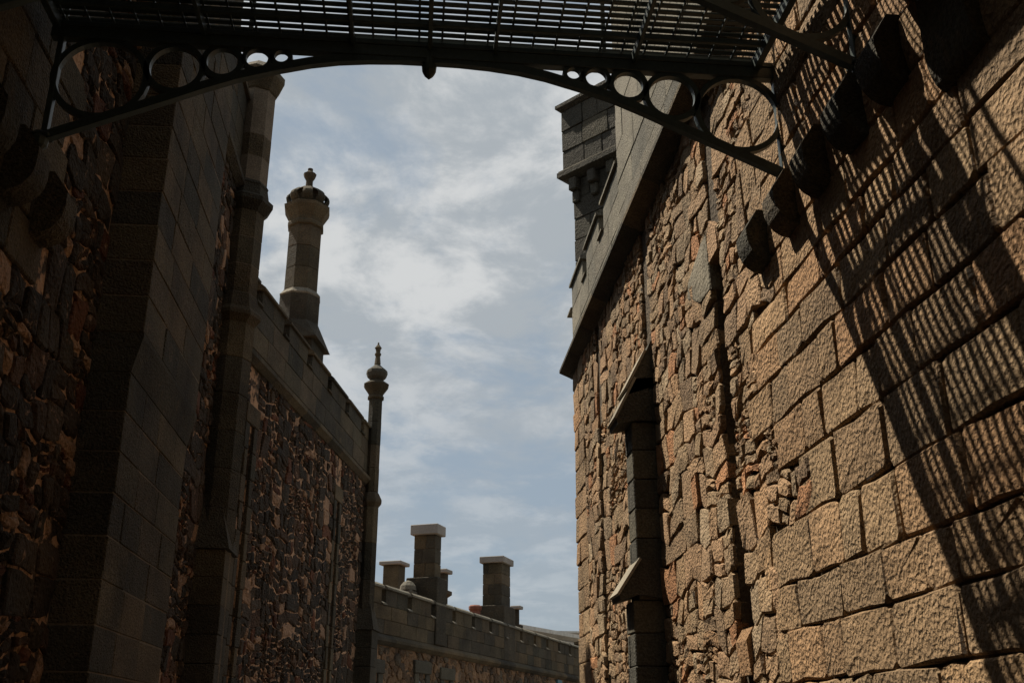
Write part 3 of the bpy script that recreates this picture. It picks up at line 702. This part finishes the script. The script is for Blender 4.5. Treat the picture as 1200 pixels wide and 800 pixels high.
octa_turret(CH, c, .38, 8.5, 9.05, .55, 'lblock', A8)
ringstone(CH, c, [(.38, 9.05), (.39, 9.08), (.325, 9.16), (.32, 9.18)], 'weath', a0=A8)
octa_turret(CH, c, .315, 9.18, 10.46, .43, 'lblock', A8)
ringstone(CH, c, [(.31, 10.46), (.35, 10.48), (.35, 10.54), (.32, 10.58), (.33, 10.64), (.44, 10.84), (.45, 10.90), (.38, 10.94), (.25, 10.96)], 'lblock', a0=A8)
for k in range(8):
    a = A8+R(22.5)+2*math.pi*k/8; prof = []
    pts = []
    for j in range(7):
        t_ = j/6; ang = math.pi*t_; rr = .22+.15*math.sin(ang*.86+.25); pts.append((rr, 10.95+.30*t_))
    V = []; F = []
    for j, (rr, z) in enumerate(pts):
        w = .105*(1-.25*j/6) if j else .09
        for (dr, dw) in ((0, -w), (.035, -w*.5), (.035, w*.5), (0, w), (-.06, 0)):
            V.append((c[0]+KS*((rr+dr)*math.cos(a)-dw*math.sin(a)), c[1]+KS*((rr+dr)*math.sin(a)+dw*math.cos(a)), zs(z)))
    for j in range(6):
        for q in range(5): F.append((j*5+q, j*5+(q+1) % 5, (j+1)*5+(q+1) % 5, (j+1)*5+q))
    F += [(4, 3, 2, 1, 0), (30, 31, 32, 33, 34)]
    mesh_obj('crown_lobe', V, F, 'lblock', CH, centre(V))
ringstone(CH, c, [(.20, 10.95), (.20, 11.20), (.28, 11.24), (.20, 11.31), (.09, 11.34), (.07, 11.36), (.065, 11.52), (.11, 11.60), (.125, 11.66), (.07, 11.70), (.05, 11.73), (.05, 11.78), (.01, 11.80)], 'lblock', 'finial', 10)

lathe = _lathe

# slender turret at the far end
SP = thing('octagonal_turret', (-.97, 23.0, 0), 'slim octagonal pinnacle turret with a bulb finial rising at the end of the battlemented wing', 'turret')
c = (-.97, 22.95)
octa_turret(SP, c, .19, 0, 6.4, .8, 'lblock', A8)
FS = Frame((c[0], c[1]), H2, 1)
pcB = Pieces('base_block', 'far_block', SP, 'lblock', 100, 5)
for i in range(10): pcB.add(cbox(FS, -.30, .30, -.35, .24, i*.375+.003, (i+1)*.375-.003, .008, .003))
pcB.build()
V = [FS.p(-.33, .27, 3.75), FS.p(.33, .27, 3.75), FS.p(.33, -.35, 3.75), FS.p(-.33, -.35, 3.75)] + [FS.p(-.14, .14, 4.30), FS.p(.14, .14, 4.30), FS.p(.14, -.2, 4.30), FS.p(-.14, -.2, 4.30)]
hull('weathering', V, 'lblock', SP)
ringstone(SP, c, [(.18, 6.40), (.26, 6.50), (.26, 6.56), (.19, 6.70), (.16, 6.74)], 'lblock', a0=A8)
octa_turret(SP, c, .165, 6.74, 8.92, .55, 'lblock', A8)
ringstone(SP, c, [(.16, 8.92), (.20, 8.94), (.20, 8.98), (.17, 9.01), (.19, 9.08), (.30, 9.24), (.31, 9.28), (.20, 9.36), (.14, 9.40)], 'lblock', a0=A8)
ringstone(SP, c, [(.13, 9.39), (.22, 9.47), (.25, 9.56), (.24, 9.63), (.12, 9.73), (.06, 9.79)], 'boxstone', 'bulb', 12)
ringstone(SP, c, [(.05, 9.77), (.075, 9.80), (.055, 10.0), (.075, 10.03), (.075, 10.07), (.05, 10.09), (.06, 10.17), (.085, 10.21), (.05, 10.26), (.02, 10.30), (.02, 10.34), (.002, 10.36)], 'lblock', 'finial', 10)

# ================================================================== FAR WING
H3 = 23.5; P3 = (-.94, 23.5); F3 = Frame(P3, H3, 1)
FB = thing('castle_building', (2, 33, 0), 'distant red brown rubble wing with a long grey battlemented parapet and two square chimneys', 'building')
v, f = cbox(F3, -.3, 42, -6, 0, 0, 3.72, .004); mesh_obj('wall_core', v, f, 'redrub', FB, FB['_o'])
pcS = Pieces('stone', 'small_stone', FB, 'redrub', 60, 9)
rubble(pcS, F3, -.2, 24, 1.6, 3.55, [(.13, 1.0), (.09, 2.0), (.06, 3.0)], 1.2, .02, 80, (.01, .05), bev=.02)
pcS.build()
course_pieces('string_course', F3, [(-.05, 3.56), (.05, 3.56), (.15, 3.64), (.15, 3.70), (.03, 3.80), (-.05, 3.80)], -.2, 26.8, 1.5, 'lblock', FB)
pcP = Pieces('parapet_block', 'far_parapet_block', FB, 'lblock', 250, 6.5)
ashlar(pcP, F3, -.3, 26.8, 3.805, 4.44, (.34, .36), (.55, 1.0), .006, 81, (.03, .042), -.32, .008)
merlons(F3, FB, -.62, 1.49, 1.24, 18, 3.8, 4.44, 4.90, 'lblock', pcP, thick=.34, over=.05, cmat='parapet')
pcP.build()
def sq_chimney(T, F, uc, dc, w, zb, zt, label, base=None, cap=.16, mat='lblock', dd=None):
    o = part('chimney', T, F.p(uc, dc, zb), label); dd = dd or w
    if base:
        bw, bz = base
        v, f = cbox(F, uc-bw/2, uc+bw/2, dc-dd/2-(bw-w)/2, dc+dd/2+(bw-w)/2, zb, bz, .02); mesh_obj('base', v, f, mat, o, centre(v)); zb = bz+.003
    pc = Pieces('block', 'far_block', o, mat, 60, 4)
    n = max(1, round((zt-zb)/.36)); h = (zt-zb)/n
    v, f = cbox(F, uc-w/2+.02, uc+w/2-.02, dc-dd/2+.02, dc+dd/2-.02, zb-.002, zt, .004); mesh_obj('flue_core', v, f, 'ljoint', o, centre(v))
    for i in range(n):
        z = zb+i*h; s = dc+(.08, -.15)[i % 2]*w; k = .006
        pc.add(cbox(F, uc-w/2, uc+w/2, s+k, dc+dd/2, z+k, z+h-k, .008, .002)); pc.add(cbox(F, uc-w/2, uc+w/2, dc-dd/2, s-k, z+k, z+h-k, .008, .002))
    pc.build()
    v, f = cbox(F, uc-w/2-.09, uc+w/2+.09, dc-dd/2-.09, dc+dd/2+.09, zt+.003, zt+cap, .015); mesh_obj('cap_slab', v, f, 'cap', o, centre(v))
    return o
HC = R(H3)
F3w = Frame(P3, H3, 1)
sq_chimney(FB, F3, 4.19, -.36, .42, 3.81, 6.62, 'tall square stone chimney with a pale slab cap', base=(.70, 5.50), cap=.27, dd=.60)
o = sq_chimney(FB, F3, 9.98, -.40, .86, 3.81, 6.72, 'broad square stone chimney further along the parapet', base=(1.12, 5.42), cap=.20, dd=.62)
v, f = lathe((F3.p(9.0, -.75, 0)[0], F3.p(9.0, -.75, 0)[1]), [(.15, 4.6), (.16, 5.20), (.20, 5.26), (.20, 5.34), (.15, 5.38)], 10); mesh_obj('chimney_pot', v, f, 'pot', FB, centre(v))
v, f = cbox(F3, 3.45, 3.85, -.85, -.45, 4.3, 5.15, .05); v2, f2 = lathe((F3.p(3.65, -.65, 0)[0], F3.p(3.65, -.65, 0)[1]), [(.22, 5.15), (.20, 5.26), (.12, 5.36), (.02, 5.40)], 10)
mesh_obj('rounded_pier', *join([(v, f), (v2, f2)]), 'parapet', FB, centre(v))
# windows of the far wing
for u, zt, w in ((.42, 3.10, .5), (3.1, 3.22, .62), (4.75, 3.15, .6)):
    wd = part('window', FB, F3.p(u, 0, 2.2))
    for (a, b_, z0, z1, dd_) in ((-w/2-.16, -w/2+.10, 1.2, zt-.16, .07), (w/2-.10, w/2+.16, 1.2, zt-.16, .07), (-w/2-.20, w/2+.20, zt-.155, zt+.14, .09)):
        v, f = cbox(F3, u+a, u+b_, -.1, dd_, z0, z1, .02); mesh_obj('surround', v, f, 'boxstone', wd, centre(v))
    v, f = cbox(F3, u-w/2+.10, u+w/2-.10, -.1, .012, 1.2, zt-.16, .004); mesh_obj('pane', v, f, 'glass', wd, centre(v))
for u, w_ in ((.10, .16), (15.5, .55)):
    v, f = cbox(F3, u-w_/2, u+w_/2, 0, .10, 3.0, 3.52, .01); mesh_obj('shutter', v, f, 'blue', FB, centre(v))
# things behind the far wing
def far_chimney(c, w, zb, zt, cap, label, neck=False):
    T = thing('chimney', (c[0], c[1], zb), label, 'chimney')
    F = Frame(c, H3, 1)
    v, f = cbox(F, -w/2, w/2, -w/2, w/2, zb, zt, .02); mesh_obj('shaft', v, f, 'lblock', T, centre(v))
    v, f = cbox(F, -w/2-.11, w/2+.11, -w/2-.11, w/2+.11, zt+.002, zt+cap, .02); mesh_obj('cap_slab', v, f, 'cap', T, centre(v))
    if neck: ring4('moulding', F, -w/2, w/2, -w/2, w/2, zt-.75, zt-.55, .0, .10, 'lblock', T)
    return T
FARC = [((-.85+.28, 34.2), .55, 3.0, 6.85, .12, 'low square chimney partly hidden behind the tall square chimney, to its left', False),
        ((.98, 34.2), .34, 3.0, 6.62, .13, 'narrow moulded chimney peeping out just right of the tall square chimney', True),
        ((3.83, 38.0), .16, 3.0, 5.95, .12, 'tiny chimney stub beside the broad square chimney, above the pale cornice', True)]
for a in FARC: far_chimney(*a)
PC = thing('pavilion_roof', (5.0, 43, 3), 'pale moulded cornice and low roof behind the right end of the distant parapet', 'roof')
FP = Frame((3.95, 40.0), H3+12, 1)
v, f = cbox(FP, 0, 5.0, -5, 0, 2.5, 5.35, .03); mesh_obj('wall', v, f, 'white', PC, centre(v))
ring4('cornice', FP, 0, 5.0, -5, 0, 5.352, 5.62, .02, .28, 'white', PC)
V = [FP.p(-.2, .2, 5.622), FP.p(5.2, .2, 5.622), FP.p(5.2, -5.2, 5.622), FP.p(-.2, -5.2, 5.622), FP.p(2.0, -2.4, 6.1), FP.p(3.0, -2.6, 6.1)]
hull('roof', V, 'roof', PC)
BK = thing('far_building', (12, 60, 0), 'low grey ashlar building with a pale cornice at the far right end of the lane', 'building')
FK = Frame((5.6, 46.0), 85, 1)
FK.n = FK.n
v, f = cbox(FK, 0, 9, -5, 0, 0, 5.42, .03); mesh_obj('wall', v, f, 'parapet', BK, centre(v))
for k in range(9):
    v, f = cbox(FK, k*1.0+.004, k*1.0+.996, .002, .05, 4.6, 5.02, .01); mesh_obj('block', v, f, 'lblock', BK, centre(v))
v, f = profile_u(FK, [(-.1, 5.05), (.05, 5.05), (.20, 5.15), (.20, 5.24), (-.1, 5.26)], 0, 9); mesh_obj('string_course', v, f, 'white', BK, centre(v))
v, f = cbox(FK, 0, 9, -5.05, .08, 5.425, 5.80, .02); mesh_obj('attic', v, f, 'lblock', BK, centre(v))
v, f = profile_u(FK, [(-5.2, 5.803), (.12, 5.803), (.28, 5.88), (.28, 5.96), (-5.2, 6.0)], -.1, 9.1); mesh_obj('cornice', v, f, 'white', BK, centre(v))

# ================================================================== IRON FOOTBRIDGE
BR = thing('footbridge', (0, 5.66, 6.2), 'dark green iron footbridge with slatted deck and ringed arch girders spanning the lane overhead', 'bridge')
ZC = [(0, 6.245), (.22, 6.243), (.44, 6.23), (.66, 6.205), (.86, 6.165), (1.12, 6.09), (1.37, 6.005), (1.60, 5.905), (1.82, 5.80), (2.07, 5.685), (2.35, 5.555), (2.66, 5.41)]
def zc(x):
    x = abs(x)
    for (a, za), (b_, zb) in zip(ZC[:-1], ZC[1:]):
        if a <= x <= b_: return za+(zb-za)*(x-a)/(b_-a)
    return ZC[-1][1]
def flatbar(x0, x1, y0, y1, z0, z1, b=.004):
    return cbox(Frame((0, 0), 90, 1), x0, x1, -y1, -y0, z0, z1, b)
def girder(yc, ptype):
    G = part('girder', BR, (0, yc, 6.0))
    mk = lambda nm, vf, sm=False: mesh_obj(nm, vf[0], vf[1], 'iron', G, centre(vf[0]), smooth=sm)
    mk('top_beam', join([flatbar(-2.68, 2.60, yc-.035, yc+.035, 6.24, 6.33), flatbar(-2.68, 2.60, yc-.042, yc+.042, 6.332, 6.375)]))
    pts = [(x*s, yc, z-.005) for s, lst in ((-1, list(reversed(ZC))), (1, ZC[1:])) for x, z in lst]
    sm = []
    for a, b_ in zip(pts[:-1], pts[1:]): sm += [a, tuple((a[i]+b_[i])/2 for i in range(3))]
    sm.append(pts[-1]); mk('arch_chord', tube(sm, .03, flat=(.064, .055)))
    # web plate over the crown
    xs = [-.70+k*.07 for k in range(21)]
    V = []; F = []
    for x in xs:
        for (y, z) in ((yc-.012, zc(x)-.01), (yc+.012, zc(x)-.01), (yc+.012, 6.26), (yc-.012, 6.26)): V.append((x, y, z))
    for i in range(20):
        for k in range(4): F.append((i*4+k, i*4+(k+1) % 4, i*4+4+(k+1) % 4, i*4+4+k))
    F += [(3, 2, 1, 0), (80, 81, 82, 83)]
    mk('web_plate', (V, F))
    for s in (-1, 1):
        for cx, r in ((2.30, .315), (1.80, .193), (1.475, .130), (1.235, .094), (1.065, .065)):
            top = 6.25; cz = (top + zc(cx)+.02)/2
            rz = (top-zc(cx)-.02)/2+.012
            rr = min(r, rz+.02)
            P_ = [(s*cx+r*math.cos(2*math.pi*k/36), yc, cz+min(rz, r)*math.sin(2*math.pi*k/36)) for k in range(36)]
            mk('ring', tube(P_, .02, closed=True, flat=(.042 if r > .12 else .032, .050)))
        mk('post', flatbar(*(sorted((s*2.585, s*2.625))), yc-.028, yc+.028, 5.44, 6.25))
        mk('foot_boss', lathe((s*2.63, yc), [(.02, 5.33), (.055, 5.36), (.06, 5.41), (.05, 5.46), (.02, 5.47)], 10))
        mk('foot_plate', flatbar(*(sorted((s*2.56, s*2.70))), yc-.06, yc+.06, 5.424, 5.444))
    mk('pendant', lathe((0, yc), [(.012, 6.34), (.04, 6.33), (.04, 6.20), (.055, 6.19), (.05, 6.14), (.035, 6.11), (.012, 6.085), (.002, 6.075)], 12))
    return G
girder(6.33, 0); girder(5.03, 1)
def railing(yc, n, dz):
    G = part('railing', BR, (0, yc, 6.8))
    for z, h in [(6.50+dz*k, .007) for k in range(n)] + [(7.27, .020)]:
        vf = flatbar(-2.66, 2.58, yc-h, yc+h, z-h, z+h, .003); mesh_obj('rail', vf[0], vf[1], 'iron', G, centre(vf[0]))
    for x in (-2.6, -1.3, 0, 1.3, 2.52):
        vf = flatbar(x-.016, x+.016, yc-.013, yc+.013, 6.392, 7.255, .003); mesh_obj('rail_post', vf[0], vf[1], 'iron', G, centre(vf[0]))
railing(6.31, 3, .24); railing(5.05, 6, .12)
# slats: one mesh shared by all
x0, x1 = -2.66, 2.50
n = 18; pitch = (6.30-5.07)/n; first = None
for i in range(n+1):
    y = 5.09+i*pitch
    if first is None:
        v, f = flatbar(x0, x1, y-.020, y+.020, 6.405, 6.420, .002); first = mesh_obj('slat', v, f, 'iron', BR, centre(v)); y0s = y
    else:
        o = first.copy(); COL.objects.link(o); o.location.y += y-y0s; o.parent = BR
first = None
k = 0
x = -2.60
while x < 2.5:
    if first is None:
        v, f = flatbar(x-.008, x+.008, 5.05, 6.318, 6.387, 6.404, .002); first = mesh_obj('cross_rod', v, f, 'iron', BR, centre(v)); xf = x
    else:
        o = first.copy(); COL.objects.link(o); o.location.x += x-xf; o.parent = BR
    x += .168
for x, w in ((-2.64, .05), (-1.62, .03), (-.56, .024), (0, .034), (.48, .024), (1.52, .03), (2.46, .05)):
    v, f = flatbar(x-w/2, x+w/2, 5.07, 6.29, 6.30, 6.384, .003); mesh_obj('bearer', v, f, 'iron', BR, centre(v))
for y in (5.535, 6.06):
    v, f = flatbar(-2.6, 2.44, y-.014, y+.014, 6.336, 6.384, .003); mesh_obj('stringer', v, f, 'iron', BR, centre(v))

# the helper origins are not part of the scene
for o in bpy.data.objects:
    if '_o' in o: del o['_o']
